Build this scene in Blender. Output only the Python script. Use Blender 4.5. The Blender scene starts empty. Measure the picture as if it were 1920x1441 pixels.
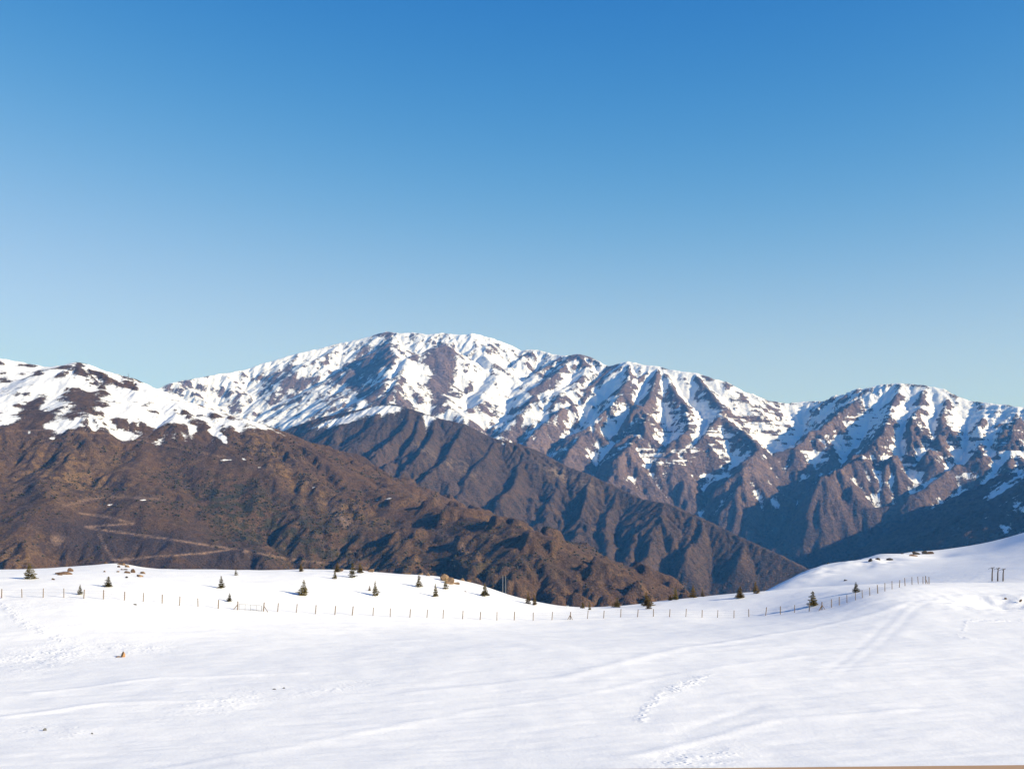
import bpy, math, random
import numpy as np
from mathutils import Vector

# ------------------------------------------------------------------ camera, sky, sun, exposure
SC = bpy.context.scene
F = 2318.0                       # focal length in photo pixels (1920 wide)
CX, CY, HOR = 960.0, 720.5, 920.0  # image centre, eye-level row
PITCH = math.atan((HOR - CY) / F)

cam = bpy.data.cameras.new("camera")
cam.sensor_width = 36.0
cam.lens = F / 1920.0 * 36.0
cam.clip_start = 0.1
cam.clip_end = 60000.0
cam_o = bpy.data.objects.new("camera", cam)
SC.collection.objects.link(cam_o)
cam_o.location = (0, 0, 0)
cam_o.rotation_euler = (math.pi / 2 + PITCH, 0, 0)
SC.camera = cam_o

SUN_AZ = math.radians(17)        # how far the sun stands behind the pure right-hand side
SUN_EL = math.radians(22)
sun_dir = Vector((math.cos(SUN_EL) * math.cos(SUN_AZ), -math.cos(SUN_EL) * math.sin(SUN_AZ), math.sin(SUN_EL)))
world = bpy.data.worlds.new("World")
SC.world = world
world.use_nodes = True
wn, wl = world.node_tree.nodes, world.node_tree.links
bg = wn["Background"]
sky = wn.new("ShaderNodeTexSky")
sky.sky_type = 'NISHITA'
sky.sun_disc = False
sky.sun_elevation = SUN_EL
sky.sun_rotation = math.atan2(sun_dir.x, sun_dir.y)
sky.altitude = 1500
sky.air_density = 1.0
sky.dust_density = 1.0
sky.ozone_density = 2.0
# the photograph's film response: one tone curve per channel over the whole sky
sp = wn.new("ShaderNodeSeparateColor"); cb = wn.new("ShaderNodeCombineColor")
wl.new(sky.outputs[0], sp.inputs[0])
def wmath(op, x, y):
    m_ = wn.new("ShaderNodeMath"); m_.operation = op
    for k_, v_ in enumerate((x, y)):
        if isinstance(v_, bpy.types.NodeSocket): wl.new(v_, m_.inputs[k_])
        else: m_.inputs[k_].default_value = v_
    return m_.outputs[0]
r5 = wmath('POWER', sp.outputs[0], 4.0); g2 = wmath('POWER', sp.outputs[1], 2.2)
wl.new(wmath('DIVIDE', wmath('MULTIPLY', r5, .305), wmath('ADD', wmath('MULTIPLY', r5, .0668), 1.0)), cb.inputs[0])
wl.new(wmath('DIVIDE', wmath('MULTIPLY', g2, .66), wmath('ADD', wmath('MULTIPLY', g2, .0808), 1.0)), cb.inputs[1])
wl.new(wmath('MINIMUM', wmath('MULTIPLY', wmath('POWER', sp.outputs[2], .74), 2.1), 8.2), cb.inputs[2])
wl.new(cb.outputs[0], bg.inputs[0])
bg.inputs[1].default_value = 0.07

sl = bpy.data.lights.new("sun", 'SUN')
sl.energy = 4.8
sl.angle = math.radians(0.5)
sl.color = (1.0, 0.915, 0.72)
sun_o = bpy.data.objects.new("sun", sl)
SC.collection.objects.link(sun_o)
sun_o.rotation_euler = (-sun_dir).to_track_quat('-Z', 'Y').to_euler()

vs = SC.view_settings
vs.view_transform = 'Standard'
vs.look = 'None'
vs.gamma = 1.0
vs.use_curve_mapping = False
vs.exposure = 0.69

# ------------------------------------------------------------------ helpers
COL = SC.collection
f4 = np.float32
cP, sP = math.cos(PITCH), math.sin(PITCH)

def P(px, py, D):
    """world point seen at photo pixel (px, py) standing D metres ahead"""
    u = (px - CX) / F; v = (CY - py) / F
    y = cP - v * sP; z = sP + v * cP
    k = D / y
    return (u * k, D, z * k)

def proj(X, Y, Z):
    d = Y * cP + Z * sP
    d = np.where(d < 1, 1, d)
    v = (-Y * sP + Z * cP) / d
    return CX + F * X / d, CY - F * v

def sstep(a, b, x):
    t = np.clip((x - a) / (b - a), 0, 1)
    return t * t * (3 - 2 * t)

def perlin(x, y, seed):
    rs = np.random.RandomState(seed)
    p = rs.permutation(256); p = np.concatenate([p, p, p])
    ang = rs.rand(256) * 2 * np.pi
    gx, gy = np.cos(ang).astype(f4), np.sin(ang).astype(f4)
    xi = np.floor(x).astype(np.int64); yi = np.floor(y).astype(np.int64)
    xf = (x - xi).astype(f4); yf = (y - yi).astype(f4)
    xi &= 255; yi &= 255
    u = xf * xf * xf * (xf * (xf * 6 - 15) + 10); v = yf * yf * yf * (yf * (yf * 6 - 15) + 10)
    def g(ix, iy, dx, dy):
        h = p[p[ix] + iy]
        return gx[h] * dx + gy[h] * dy
    a = g(xi, yi, xf, yf); b = g(xi + 1, yi, xf - 1, yf)
    c = g(xi, yi + 1, xf, yf - 1); d = g(xi + 1, yi + 1, xf - 1, yf - 1)
    return ((a + u * (b - a)) * (1 - v) + (c + u * (d - c)) * v) * 1.5

def fbm(x, y, seed, oc=4, gain=0.5):
    s = 0; a = 1.0
    for i in range(oc):
        s = s + a * perlin(x * 2 ** i + 17.3 * i, y * 2 ** i - 9.1 * i, seed + i)
        a *= gain
    return s

def blur(a, n):
    for ax in (0, 1):
        c = np.cumsum(np.pad(a, [(n + 1, n) if k == ax else (0, 0) for k in (0, 1)], mode='edge'), axis=ax, dtype=np.float64)
        w = 2 * n + 1
        a = ((c[w:] - c[:-w]) if ax == 0 else (c[:, w:] - c[:, :-w])) / w
    return a.astype(f4)

def new_obj(name, mesh, parent=None, mat=None):
    o = bpy.data.objects.new(name, mesh)
    COL.objects.link(o)
    if parent is not None: o.parent = parent
    if mat is not None and mesh is not None and not mesh.materials: mesh.materials.append(mat)
    return o

def tag(o, label, cat, group=None):
    o["label"] = label; o["category"] = cat
    if group: o["group"] = group
    return o

def empty(name, loc):
    o = bpy.data.objects.new(name, None); COL.objects.link(o); o.location = loc
    o.empty_display_size = 0.2
    return o

def mesh_np(name, V, Fq, smooth=True):
    m = bpy.data.meshes.new(name)
    V = np.asarray(V, f4); Fq = np.asarray(Fq, np.int32); k = Fq.shape[1]
    m.vertices.add(len(V)); m.vertices.foreach_set("co", V.ravel())
    m.loops.add(Fq.size); m.loops.foreach_set("vertex_index", Fq.ravel())
    m.polygons.add(len(Fq))
    m.polygons.foreach_set("loop_start", np.arange(0, Fq.size, k, dtype=np.int32))
    if smooth: m.polygons.foreach_set("use_smooth", np.ones(len(Fq), bool))
    m.update(calc_edges=True)
    return m

def grid_mesh(name, X, Y, Z, attrs=None):
    r, c = X.shape
    idx = np.arange(r * c, dtype=np.int32).reshape(r, c)
    q = np.stack([idx[:-1, :-1], idx[:-1, 1:], idx[1:, 1:], idx[1:, :-1]], -1).reshape(-1, 4)
    m = mesh_np(name, np.stack([X, Y, Z], -1).reshape(-1, 3), q)
    for k, a in (attrs or {}).items():
        at = m.attributes.new(k, 'FLOAT', 'POINT')
        at.data.foreach_set("value", np.asarray(a, f4).ravel())
    return m

class NT:
    """tiny node-tree builder"""
    def __init__(s, name):
        s.m = bpy.data.materials.new(name); s.m.use_nodes = True
        s.n = s.m.node_tree.nodes; s.l = s.m.node_tree.links
        s.b = s.n["Principled BSDF"]; s.pos = s.n.new("ShaderNodeNewGeometry").outputs["Position"]
    def set(s, sock, v):
        if isinstance(v, bpy.types.NodeSocket): s.l.new(v, sock)
        elif isinstance(v, (tuple, list)): sock.default_value = (*v, 1) if len(v) == 3 and sock.type == 'RGBA' else v
        else: sock.default_value = v
    def noise(s, scale, detail=3, rough=0.55, vec=None, dist=0.0):
        n = s.n.new("ShaderNodeTexNoise"); n.inputs["Scale"].default_value = scale
        n.inputs["Detail"].default_value = detail; n.inputs["Roughness"].default_value = rough
        n.inputs["Distortion"].default_value = dist
        s.l.new(vec or s.pos, n.inputs["Vector"]); return n.outputs["Fac"]
    def voro(s, scale, vec=None, feature='F1', out="Distance"):
        n = s.n.new("ShaderNodeTexVoronoi"); n.feature = feature; n.inputs["Scale"].default_value = scale
        s.l.new(vec or s.pos, n.inputs["Vector"]); return n.outputs[out]
    def math(s, op, a, b=0.0, c=None):
        n = s.n.new("ShaderNodeMath"); n.operation = op
        s.set(n.inputs[0], a); s.set(n.inputs[1], b)
        if c is not None: s.set(n.inputs[2], c)
        return n.outputs[0]
    def rng(s, v, a, b, c=0.0, d=1.0, smooth=True):
        n = s.n.new("ShaderNodeMapRange"); n.interpolation_type = 'SMOOTHSTEP' if smooth else 'LINEAR'
        s.set(n.inputs[0], v)
        for i, x in enumerate((a, b, c, d)): s.set(n.inputs[1 + i], x)
        return n.outputs[0]
    def mix(s, f, a, b):
        n = s.n.new("ShaderNodeMix"); n.data_type = 'RGBA'
        s.set(n.inputs[0], f); s.set(n.inputs[6], a); s.set(n.inputs[7], b); return n.outputs[2]
    def attr(s, k):
        n = s.n.new("ShaderNodeAttribute"); n.attribute_name = k; return n.outputs["Fac"]
    def scalevec(s, x, y, z):
        n = s.n.new("ShaderNodeMapping"); n.inputs["Scale"].default_value = (x, y, z)
        s.l.new(s.pos, n.inputs["Vector"]); return n.outputs[0]
    def bump(s, h, dist, strength=1.0, normal=None):
        n = s.n.new("ShaderNodeBump"); n.inputs["Distance"].default_value = dist
        n.inputs["Strength"].default_value = strength; s.set(n.inputs["Height"], h)
        if normal: s.l.new(normal, n.inputs["Normal"])
        return n.outputs[0]
    def done(s, col, rough=0.9, normal=None, spec=0.2):
        s.set(s.b.inputs["Base Color"], col); s.set(s.b.inputs["Roughness"], rough)
        s.b.inputs["Specular IOR Level"].default_value = spec
        if normal: s.l.new(normal, s.b.inputs["Normal"])
        return s.m

SNOW = (0.87, 0.87, 0.87)

# ------------------------------------------------------------------ mountain building tools
def crest(pts):
    """crest polyline from (photo x, photo y, kilometres away)"""
    return [P(a, b, d * 1000.0) for a, b, d in pts]

def crest_D(pts, px):
    a = np.array(pts, float)
    return float(np.interp(px, a[:, 0], a[:, 2])) * 1000.0

def spur(pts, D0, s):
    """a spur that leaves a crest D0 metres away and comes down with mean gradient s"""
    out = [P(pts[0][0], pts[0][1], D0)]
    D = D0
    for (px, py) in pts[1:]:
        x0, y0, z0 = out[-1]
        best = None
        for Dn in np.linspace(D - 5, D - 2600, 400):
            x, y, z = P(px, py, Dn)
            L = math.hypot(x - x0, y - y0)
            if (z0 - z) / max(L, 1) <= s:
                best = Dn
                if z0 - z > 0 or Dn < D - 400: break
        D = best if best is not None else D - 300
        if D < D0 - 5200: D = D0 - 5200
        out.append(P(px, py, D))
    return out

def ridge_field(X, Y, ridges, floor):
    H = np.full(X.shape, floor, f4)
    for pts, s1, d1, s2, rnd in ridges:
        for (a, b) in zip(pts[:-1], pts[1:]):
            dx, dy = b[0] - a[0], b[1] - a[1]
            L2 = dx * dx + dy * dy + 1e-6
            t = np.clip(((X - a[0]) * dx + (Y - a[1]) * dy) / L2, 0, 1)
            d = np.sqrt((X - a[0] - t * dx) ** 2 + (Y - a[1] - t * dy) ** 2 + rnd * rnd) - rnd
            h = a[2] + t * (b[2] - a[2]) - np.where(d < d1, s1 * d, s1 * d1 + s2 * (d - d1))
            np.maximum(H, h.astype(f4), out=H)
    return H

def line_dist(X, Y, pts):
    D = np.full(X.shape, 1e9, f4)
    for (a, b) in zip(pts[:-1], pts[1:]):
        dx, dy = b[0] - a[0], b[1] - a[1]
        t = np.clip(((X - a[0]) * dx + (Y - a[1]) * dy) / (dx * dx + dy * dy + 1e-6), 0, 1)
        np.minimum(D, np.hypot(X - a[0] - t * dx, Y - a[1] - t * dy).astype(f4), out=D)
    return D

def gully(X, Y, gx, gy, cell, seed):
    """wave bundles that run down the fall line: rills, gullies and ribs"""
    x = (X / cell).astype(f4); y = (Y / cell).astype(f4)
    xi = np.floor(x); yi = np.floor(y); fx = x - xi; fy = y - yi
    rs = np.random.RandomState(seed)
    rx, ry, rp = rs.rand(4096).astype(f4), rs.rand(4096).astype(f4), rs.rand(4096).astype(f4)
    xi = xi.astype(np.int64); yi = yi.astype(np.int64)
    num = np.zeros(x.shape, f4); den = np.zeros(x.shape, f4)
    for i in (-1, 0, 1):
        for j in (-1, 0, 1):
            h = ((xi + i) * 73 + (yi + j) * 1571) & 4095
            vx = fx - i - rx[h] * .8; vy = fy - j - ry[h] * .8
            w = np.exp(-2.6 * (vx * vx + vy * vy))
            num += w * np.cos(6.2832 * ((-gy * vx + gx * vy) * 1.15 + .35 * rp[h])); den += w
    return num / den

def erode(X, Y, H, dx, dy, octs, seed, fade=None, vary=1.0):
    G = np.zeros(H.shape, f4)
    for k, (cell, amp) in enumerate(octs):
        B = blur(H, max(1, int(cell * .35 / dx)))
        hy, hx = np.gradient(B, dy, dx)
        sl = np.sqrt(hx * hx + hy * hy) + 1e-5
        g = gully(X, Y, hx / sl, hy / sl, cell, seed + k)
        g = g - 0.25 * (g * g)                       # sharper ribs, rounder gully floors
        a = amp * vary * sstep(.05, .45, sl)
        if fade is not None and k < 2: a = a * fade
        H = H + (a * g).astype(f4)
        G += g * (.55 ** k)
    return H, G

def mgrid(x0, x1, dx, y0, y1, dy):
    return np.meshgrid(np.arange(x0, x1 + .1, dx, dtype=f4), np.arange(y0, y1 + .1, dy, dtype=f4))

def brush(px, py, cx, cy, rx, ry, ang=0.0):
    a = math.radians(ang); c, s = math.cos(a), math.sin(a)
    u = ((px - cx) * c + (py - cy) * s) / rx; v = (-(px - cx) * s + (py - cy) * c) / ry
    return np.exp(-(u * u + v * v)).astype(f4)

def pixline(px, py, pts, w):
    return np.exp(-(line_dist(px, py, pts) / w) ** 2)

# ------------------------------------------------------------------ far mountain (snowy massif with the spurs to the right)
A_C = [(150, 775, 10.8), (285, 733, 11.3), (330, 716, 11.5), (400, 703, 11.8), (455, 695, 12), (500, 680, 12.2), (560, 662, 12.3),
       (600, 653, 12.4), (640, 643, 12.5), (690, 632, 12.5), (725, 621, 12.5), (750, 625, 12.4), (775, 623, 12.4), (800, 627, 12.3),
       (830, 624, 12.3), (865, 628, 12.2), (885, 625, 12.2), (920, 633, 12.2), (950, 644, 12.2), (972, 658, 12.1), (1000, 655, 12.0),
       (1040, 665, 11.8), (1065, 667, 11.6), (1085, 664, 11.4), (1105, 671, 11.3), (1140, 687, 11.1), (1160, 682, 11.0), (1178, 677, 10.9),
       (1205, 683, 10.8), (1235, 686, 10.7), (1260, 694, 10.6), (1300, 698, 10.5), (1330, 707, 10.4), (1360, 716, 10.3), (1380, 729, 10.25),
       (1410, 738, 10.2), (1440, 750, 10.2), (1475, 756, 10.2), (1510, 752, 10.2), (1540, 752, 10.1), (1570, 742, 10.0), (1610, 729, 9.9),
       (1650, 721, 9.8), (1690, 718, 9.7), (1730, 722, 9.6), (1765, 728, 9.5), (1790, 742, 9.4), (1820, 752, 9.3), (1870, 757, 9.1),
       (1920, 763, 8.9), (2050, 775, 8.5), (2250, 770, 8.2)]
A_S = [
    [(330, 716), (385, 748), (450, 778), (520, 800)], [(420, 700), (460, 735), (520, 765)],
    [(500, 680), (555, 688), (610, 695), (655, 712), (700, 745), (722, 762)],
    [(640, 643), (600, 675), (560, 688)],
    [(745, 625), (738, 646), (692, 668), (652, 690), (668, 720)],
    [(738, 646), (752, 672), (720, 706), (712, 735)],
    [(865, 628), (832, 645), (812, 680), (815, 720), (838, 757), (868, 787)],
    [(832, 645), (775, 672), (745, 705), (735, 735)],
    [(915, 632), (900, 655), (935, 690), (925, 725), (885, 765)],
    [(1000, 655), (960, 690), (940, 712)],
    [(1060, 667), (1015, 700), (975, 730), (945, 760), (905, 790)],
    [(1085, 664), (1040, 702), (1008, 730), (975, 775), (950, 805)],
    [(1085, 664), (1100, 690), (1085, 715), (1065, 735)],
    [(1155, 684), (1128, 704), (1103, 727), (1078, 757), (1040, 787), (1000, 822), (980, 850)],
    [(1178, 677), (1185, 705), (1165, 728)],
    [(1225, 688), (1192, 717), (1165, 742), (1138, 768), (1108, 798), (1082, 832), (1066, 868), (1055, 900)],
    [(1235, 686), (1228, 722), (1216, 762), (1205, 805), (1182, 850), (1150, 895)],
    [(1240, 688), (1266, 726), (1296, 765), (1285, 800), (1262, 825)],
    [(1300, 698), (1338, 735), (1362, 762), (1350, 785), (1312, 818), (1265, 850), (1215, 876), (1165, 890), (1120, 915)],
    [(1355, 780), (1392, 803), (1412, 835), (1398, 872)],
    [(1440, 750), (1424, 775), (1404, 792)],
    [(1650, 721), (1602, 757), (1566, 786), (1520, 815), (1488, 838), (1430, 853), (1385, 879), (1330, 906), (1285, 926), (1235, 940)],
    [(1540, 805), (1560, 850), (1530, 890)], [(1488, 838), (1505, 870), (1480, 905)],
    [(1690, 718), (1678, 752), (1658, 790), (1645, 818), (1618, 852), (1578, 886), (1542, 908)],
    [(1735, 723), (1728, 760), (1705, 800), (1690, 840), (1670, 860)],
    [(1780, 737), (1768, 790), (1752, 830), (1742, 857), (1695, 876), (1642, 893), (1596, 902), (1540, 915), (1470, 938), (1420, 957), (1370, 977), (1318, 990)],
    [(1642, 893), (1655, 925), (1650, 950)], [(1560, 910), (1590, 945), (1570, 965)], [(1480, 936), (1510, 965), (1495, 985)], [(1700, 876), (1715, 910), (1700, 935)],
    [(1850, 756), (1835, 800), (1842, 838), (1845, 861), (1806, 868), (1770, 888), (1735, 924), (1640, 948), (1590, 962), (1535, 988), (1480, 1006), (1430, 1022)],
    [(1800, 870), (1820, 900), (1800, 915)], [(1640, 948), (1675, 980), (1668, 1000)], [(1560, 975), (1600, 1010), (1580, 1030)],
    [(1920, 763), (1902, 800), (1905, 850), (1880, 896), (1845, 914), (1802, 942), (1768, 968)],
]
DXA, DYA = 12.5, 18.0
X, Y = mgrid(-4300, 5200, DXA, 4500, 13200, DYA)
ac = crest(A_C)
WX = X + 70 * fbm(X / 900, Y / 900, 11, 3); WY = Y + 70 * fbm(X / 900, Y / 900, 21, 3)
dc = line_dist(X, Y, ac)
near = sstep(0, 500, dc)
WX = X + (WX - X) * near; WY = Y + (WY - Y) * near
rid = [(ac, .60, 900, .5, 12)]
for i, s_ in enumerate(A_S):
    rid.append((spur(s_, crest_D(A_C, s_[0][0]) - (0 if s_[0][1] < crest_D([(a, b, b / 1000) for a, b, d in A_C], s_[0][0]) + 12 else 900), .40), .80 if i > 12 else .62, 600, .55, 8 if i > 12 else 45))
# the big ridge out of the picture on the right that shades the valley
EP = [P(2230, 765, 5900), P(2230, 765, 6300), P(2220, 770, 7200), P(2150, 790, 8300)]
rid.append((EP, .42, 800, .52, 20))
H = ridge_field(WX, WY, rid, -620)
H, G = erode(X, Y, H, DXA, DYA, [(700, 44), (320, 27), (150, 19), (75, 12), (40, 5)], 5, sstep(60, 500, dc), .35 + .9 * sstep(-.35, .5, fbm(X / 1100, Y / 1100, 15, 2)) * (.30 + .70 * sstep(950, 1250, proj(X, Y, H)[0])))
H += 5 * fbm(X / 60, Y / 60, 31, 2)
# rock beds: ledges in the steep band of the face
hy, hx = np.gradient(H, DYA, DXA); sl_ = np.hypot(hx, hy)
px, py = proj(X, Y, H)
bedmask = sstep(1120, 1190, px) * sstep(735, 780, py) * (1 - sstep(840, 900, py))
bed = np.sin(6.2832 * (H / 36.0 + .25 * fbm(X / 900, Y / 900, 41, 2)))
H += (bed * 7.0 * bedmask * sstep(.3, .6, sl_)).astype(f4)
conc = (blur(H, 5) - H) / 12.0
conc2 = (blur(H, 16) - H) / 45.0
line = np.interp(px, [280, 480, 560, 700, 900, 1000, 1150, 1300, 1500, 1700, 1920], [770, 790, 790, 770, 790, 795, 800, 818, 822, 832, 855])
sn = (line - py) / 60.0 * .55 + .34 - .06 * (1 - sstep(1050, 1200, px))
sn = np.clip(sn, -1.2, .34 + .10 * sstep(1050, 1200, px))
wr = .45 + .55 * sstep(950, 1250, px)
sn += wr * (.50 * np.clip(conc, -1, 1) + .28 * np.clip(conc2, -1, 1)) + .50 * fbm(X / 420, Y / 420, 51, 3) + .62 * fbm(X / 130, Y / 190, 55, 5, .66)
sn -= .38 * sstep(.55, 1.0, sl_)
sn += .45 * (1 - sstep(20, 130, dc))
sn += .6 * bed * bedmask * sstep(-.2, .35, fbm(X / 300, Y / 300, 57, 3)) - .05 * bedmask
for (a, b, rx, ry, an, v) in [(825, 700, 16, 75, 5, -1.3), (700, 680, 50, 20, -35, -.7), (560, 720, 60, 22, 10, -.55), (690, 735, 40, 14, 35, -.8),
                              (1010, 735, 45, 14, -50, -.8), (1120, 715, 50, 10, -45, -.9), (725, 626, 22, 7, 0, -.9), (1085, 668, 16, 7, 10, -1.2),
                              (900, 700, 40, 45, 0, .35), (880, 640, 70, 14, 0, .6), (560, 668, 90, 10, -22, .3), (400, 712, 80, 10, -12, .4),
                              (1690, 745, 80, 22, 0, .45), (1255, 863, 55, 12, -25, .9), (1425, 860, 25, 6, -20, .8), (590, 735, 25, 40, 15, .25),
                              (780, 690, 35, 20, -40, .4), (950, 725, 50, 25, -35, .35), (1130, 740, 80, 10, -42, .45), (1895, 930, 40, 45, -30, .6),
                              (1500, 780, 50, 30, 0, .2), (1850, 800, 60, 40, 0, .25)]:
    sn += v * brush(px, py, a, b, rx, ry, an)
tint = sstep(860, 1000, py)
bedm = sstep(1100, 1200, px) * sstep(735, 785, py) * (1 - sstep(850, 930, py)) * (.35 + .65 * sstep(-.2, .3, fbm(X / 500, Y / 500, 58, 2)))
mA = grid_mesh("far_mountain", X, Y, H, {"snow": sn, "low": tint, "bed": bedm})
far_mountain = new_obj("far_mountain", mA); far_mountain["kind"] = "structure"

# ------------------------------------------------------------------ middle ridge
C_C = [(440, 850, 7.7), (560, 797, 7.5), (600, 783, 7.4), (650, 772, 7.3), (700, 761, 7.25), (735, 756, 7.2), (770, 766, 7.1), (815, 781, 7.0),
       (870, 795, 6.9), (915, 818, 6.8), (980, 834, 6.7), (1040, 866, 6.6), (1100, 888, 6.4), (1160, 915, 6.25), (1205, 936, 6.1), (1250, 943, 5.95),
       (1300, 965, 5.82), (1400, 1012, 5.55), (1460, 1040, 5.38), (1512, 1067, 5.22), (1620, 1115, 4.95)]
C_S = [[(735, 756), (700, 776), (642, 797), (602, 842), (588, 872)],
       [(770, 766), (760, 790), (722, 830), (690, 860), (655, 905)],
       [(790, 773), (772, 822), (746, 850), (705, 890), (672, 920)],
       [(815, 781), (808, 830), (790, 858), (768, 872), (735, 925)],
       [(870, 795), (852, 848), (835, 878), (800, 905), (770, 940)],
       [(930, 822), (912, 868), (884, 908), (855, 950)],
       [(990, 838), (965, 895), (946, 925), (920, 980)],
       [(1060, 874), (1034, 922), (1018, 950), (995, 1005)],
       [(1110, 892), (1092, 940), (1082, 990), (1080, 1045)],
       [(1160, 915), (1142, 960), (1136, 1010), (1138, 1065)],
       [(1205, 936), (1206, 962), (1190, 1005), (1172, 1062)],
       [(1245, 943), (1243, 978), (1232, 1010), (1200, 1068)],
       [(1320, 974), (1315, 1010), (1292, 1065)], [(1400, 1012), (1385, 1055)]]
DXC, DYC = 6.5, 10.0
X, Y = mgrid(-1750, 1750, DXC, 4250, 7950, DYC)
cc = crest(C_C)
dc = line_dist(X, Y, cc); near = sstep(0, 350, dc)
WX = X + near * 45 * fbm(X / 500, Y / 500, 12, 3); WY = Y + near * 45 * fbm(X / 500, Y / 500, 22, 3)
rid = [(cc, .52, 500, .48, 10)]
for i, s_ in enumerate(C_S):
    rid.append((spur(s_, crest_D(C_C, s_[0][0]), .40), .85 if i % 3 == 0 else .66, 260, .5, 8))
H = ridge_field(WX, WY, rid, -640)
H, G = erode(X, Y, H, DXC, DYC, [(330, 20), (160, 9), (80, 6), (40, 4.5), (22, 2.4)], 65, sstep(30, 300, dc), (.5 + .8 * sstep(-.4, .5, fbm(X / 600, Y / 600, 16, 2))) * (1 - .55 * sstep(1220, 1380, proj(X, Y, H)[0])))
H += 3.0 * fbm(X / 28, Y / 28, 33, 2)
px, py = proj(X, Y, H)
# pale crag band below the crest
crag = np.maximum(brush(px, py, 1050, 887, 30, 9, 20), np.maximum(.8 * brush(px, py, 1098, 905, 22, 9, 25), .45 * brush(px, py, 790, 840, 25, 10, 25)))
crag = np.maximum(crag, .5 * brush(px, py, 850, 870, 60, 12, 25))
hy, hx = np.gradient(H, DYC, DXC); sl_ = np.hypot(hx, hy)
conc = (blur(H, 5) - H) / 7.0
sn = -1.0 + .35 * np.clip(conc, -1, 1) + .22 * fbm(X / 160, Y / 160, 52, 4) - .3 * sstep(.6, 1.0, sl_)
for (a, b, rx, ry, an, v) in [(640, 787, 90, 12, -14, 1.55), (720, 766, 45, 9, 0, 1.2), (795, 778, 45, 7, 22, .8), (805, 790, 14, 24, 35, .9), (760, 785, 40, 14, 0, .35),
                              (945, 832, 14, 4, 40, 1.1), (975, 838, 10, 3, 40, .9), (880, 815, 8, 3, 40, .8), (930, 855, 8, 4, 45, .7), (700, 800, 60, 16, -15, .5)]:
    sn += v * brush(px, py, a, b, rx, ry, an)
mC = grid_mesh("middle_ridge", X, Y, H, {"snow": sn, "crag": crag, "low": sstep(930, 1060, py)})
middle_ridge = new_obj("middle_ridge", mC); middle_ridge["kind"] = "structure"

# ------------------------------------------------------------------ left hill (brown slope with tracks)
B_C = [(-250, 640, 4.7), (0, 671, 4.6), (50, 680, 4.6), (95, 688, 4.6), (125, 684, 4.55), (147, 679, 4.5), (165, 692, 4.5), (200, 707, 4.45),
       (240, 713, 4.4), (258, 722, 4.35), (285, 738, 4.3), (340, 752, 4.25), (400, 768, 4.2), (450, 781, 4.15), (480, 800, 4.1), (530, 828, 4.0),
       (570, 855, 3.95), (600, 878, 3.9), (640, 905, 3.8), (700, 922, 3.7), (760, 935, 3.6), (800, 944, 3.55), (850, 955, 3.45), (920, 978, 3.3),
       (970, 977, 3.2), (1040, 1010, 3.1), (1080, 1030, 3.05), (1140, 1060, 2.95), (1190, 1090, 2.9), (1250, 1118, 2.8), (1380, 1170, 2.6)]
B_S = [([(400, 768), (432, 828), (470, 864), (512, 880), (545, 896), (582, 942), (612, 986), (640, 1030)], .40, .5),
       ([(150, 690), (150, 765), (105, 850), (62, 930), (20, 1010)], .36, .42),
       ([(285, 738), (272, 800), (262, 870), (245, 930)], .36, .42),
       ([(60, 680), (40, 760), (10, 840), (-40, 930)], .36, .42),
       ([(500, 815), (545, 860), (600, 905), (660, 945), (720, 975), (770, 1010)], .34, .46),
       ([(700, 922), (735, 962), (765, 1002), (790, 1050)], .38, .5),
       ([(850, 955), (882, 985), (906, 1018), (925, 1060)], .42, .75),
       ([(930, 982), (950, 1020), (965, 1060)], .42, .7),
       ([(1010, 995), (1010, 1040), (1020, 1090)], .42, .55), ([(1090, 1036), (1100, 1080), (1105, 1110)], .42, .55)]
DXB, DYB = 5.2, 7.0
X, Y = mgrid(-2500, 640, DXB, 2050, 5100, DYB)
bc = crest(B_C)
dc = line_dist(X, Y, bc); near = sstep(0, 250, dc)
WX = X + near * 40 * fbm(X / 420, Y / 420, 13, 3); WY = Y + near * 40 * fbm(X / 420, Y / 420, 23, 3)
rid = [(bc, .40, 400, .42, 25)]
for s_, g_, sd in B_S:
    rid.append((spur(s_, crest_D(B_C, s_[0][0]), g_), sd, 250, .42, 14))
H = ridge_field(WX, WY, rid, -560)
H = blur(H, 3)
H += 9 * fbm(X / 170, Y / 170, 18, 4) * sstep(-1300, -300, X) + 5 * fbm(X / 120, Y / 120, 19, 3)
rg = fbm(X / 140, Y / 140, 20, 4)
H += (22 * sstep(.18, .5, rg) - 10) * sstep(-900, 0, X) - 14 * sstep(100, 500, X)
H, G = erode(X, Y, H, DXB, DYB, [(420, 15), (200, 10), (110, 6), (65, 4.2), (30, 2.4), (17, 1.2)], 85, sstep(20, 250, dc), .3 + 1.1 * sstep(-.3, .6, fbm(X / 380, Y / 380, 17, 2)))
H += 1.6 * fbm(X / 22, Y / 22, 34, 2)
px, py = proj(X, Y, H)
hy, hx = np.gradient(H, DYB, DXB); sl_ = np.hypot(hx, hy)
conc = (blur(H, 6) - H) / 3.5
line = np.interp(px, [0, 80, 180, 300, 400, 460, 520], [775, 775, 785, 790, 795, 775, 770])
sn = np.clip((line + 8 - py) / 50.0, -1.3, .42) * .8 + .08
sn += .22 * (1 - sstep(15, 60, dc))
sn -= 1.2 * sstep(20, 70, py - line)
sn += .30 * np.clip(conc, -1, 1) + + .85 * fbm(X / 190, Y / 130, 53, 5, .62) - .35 * sstep(.5, .9, sl_)
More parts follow.
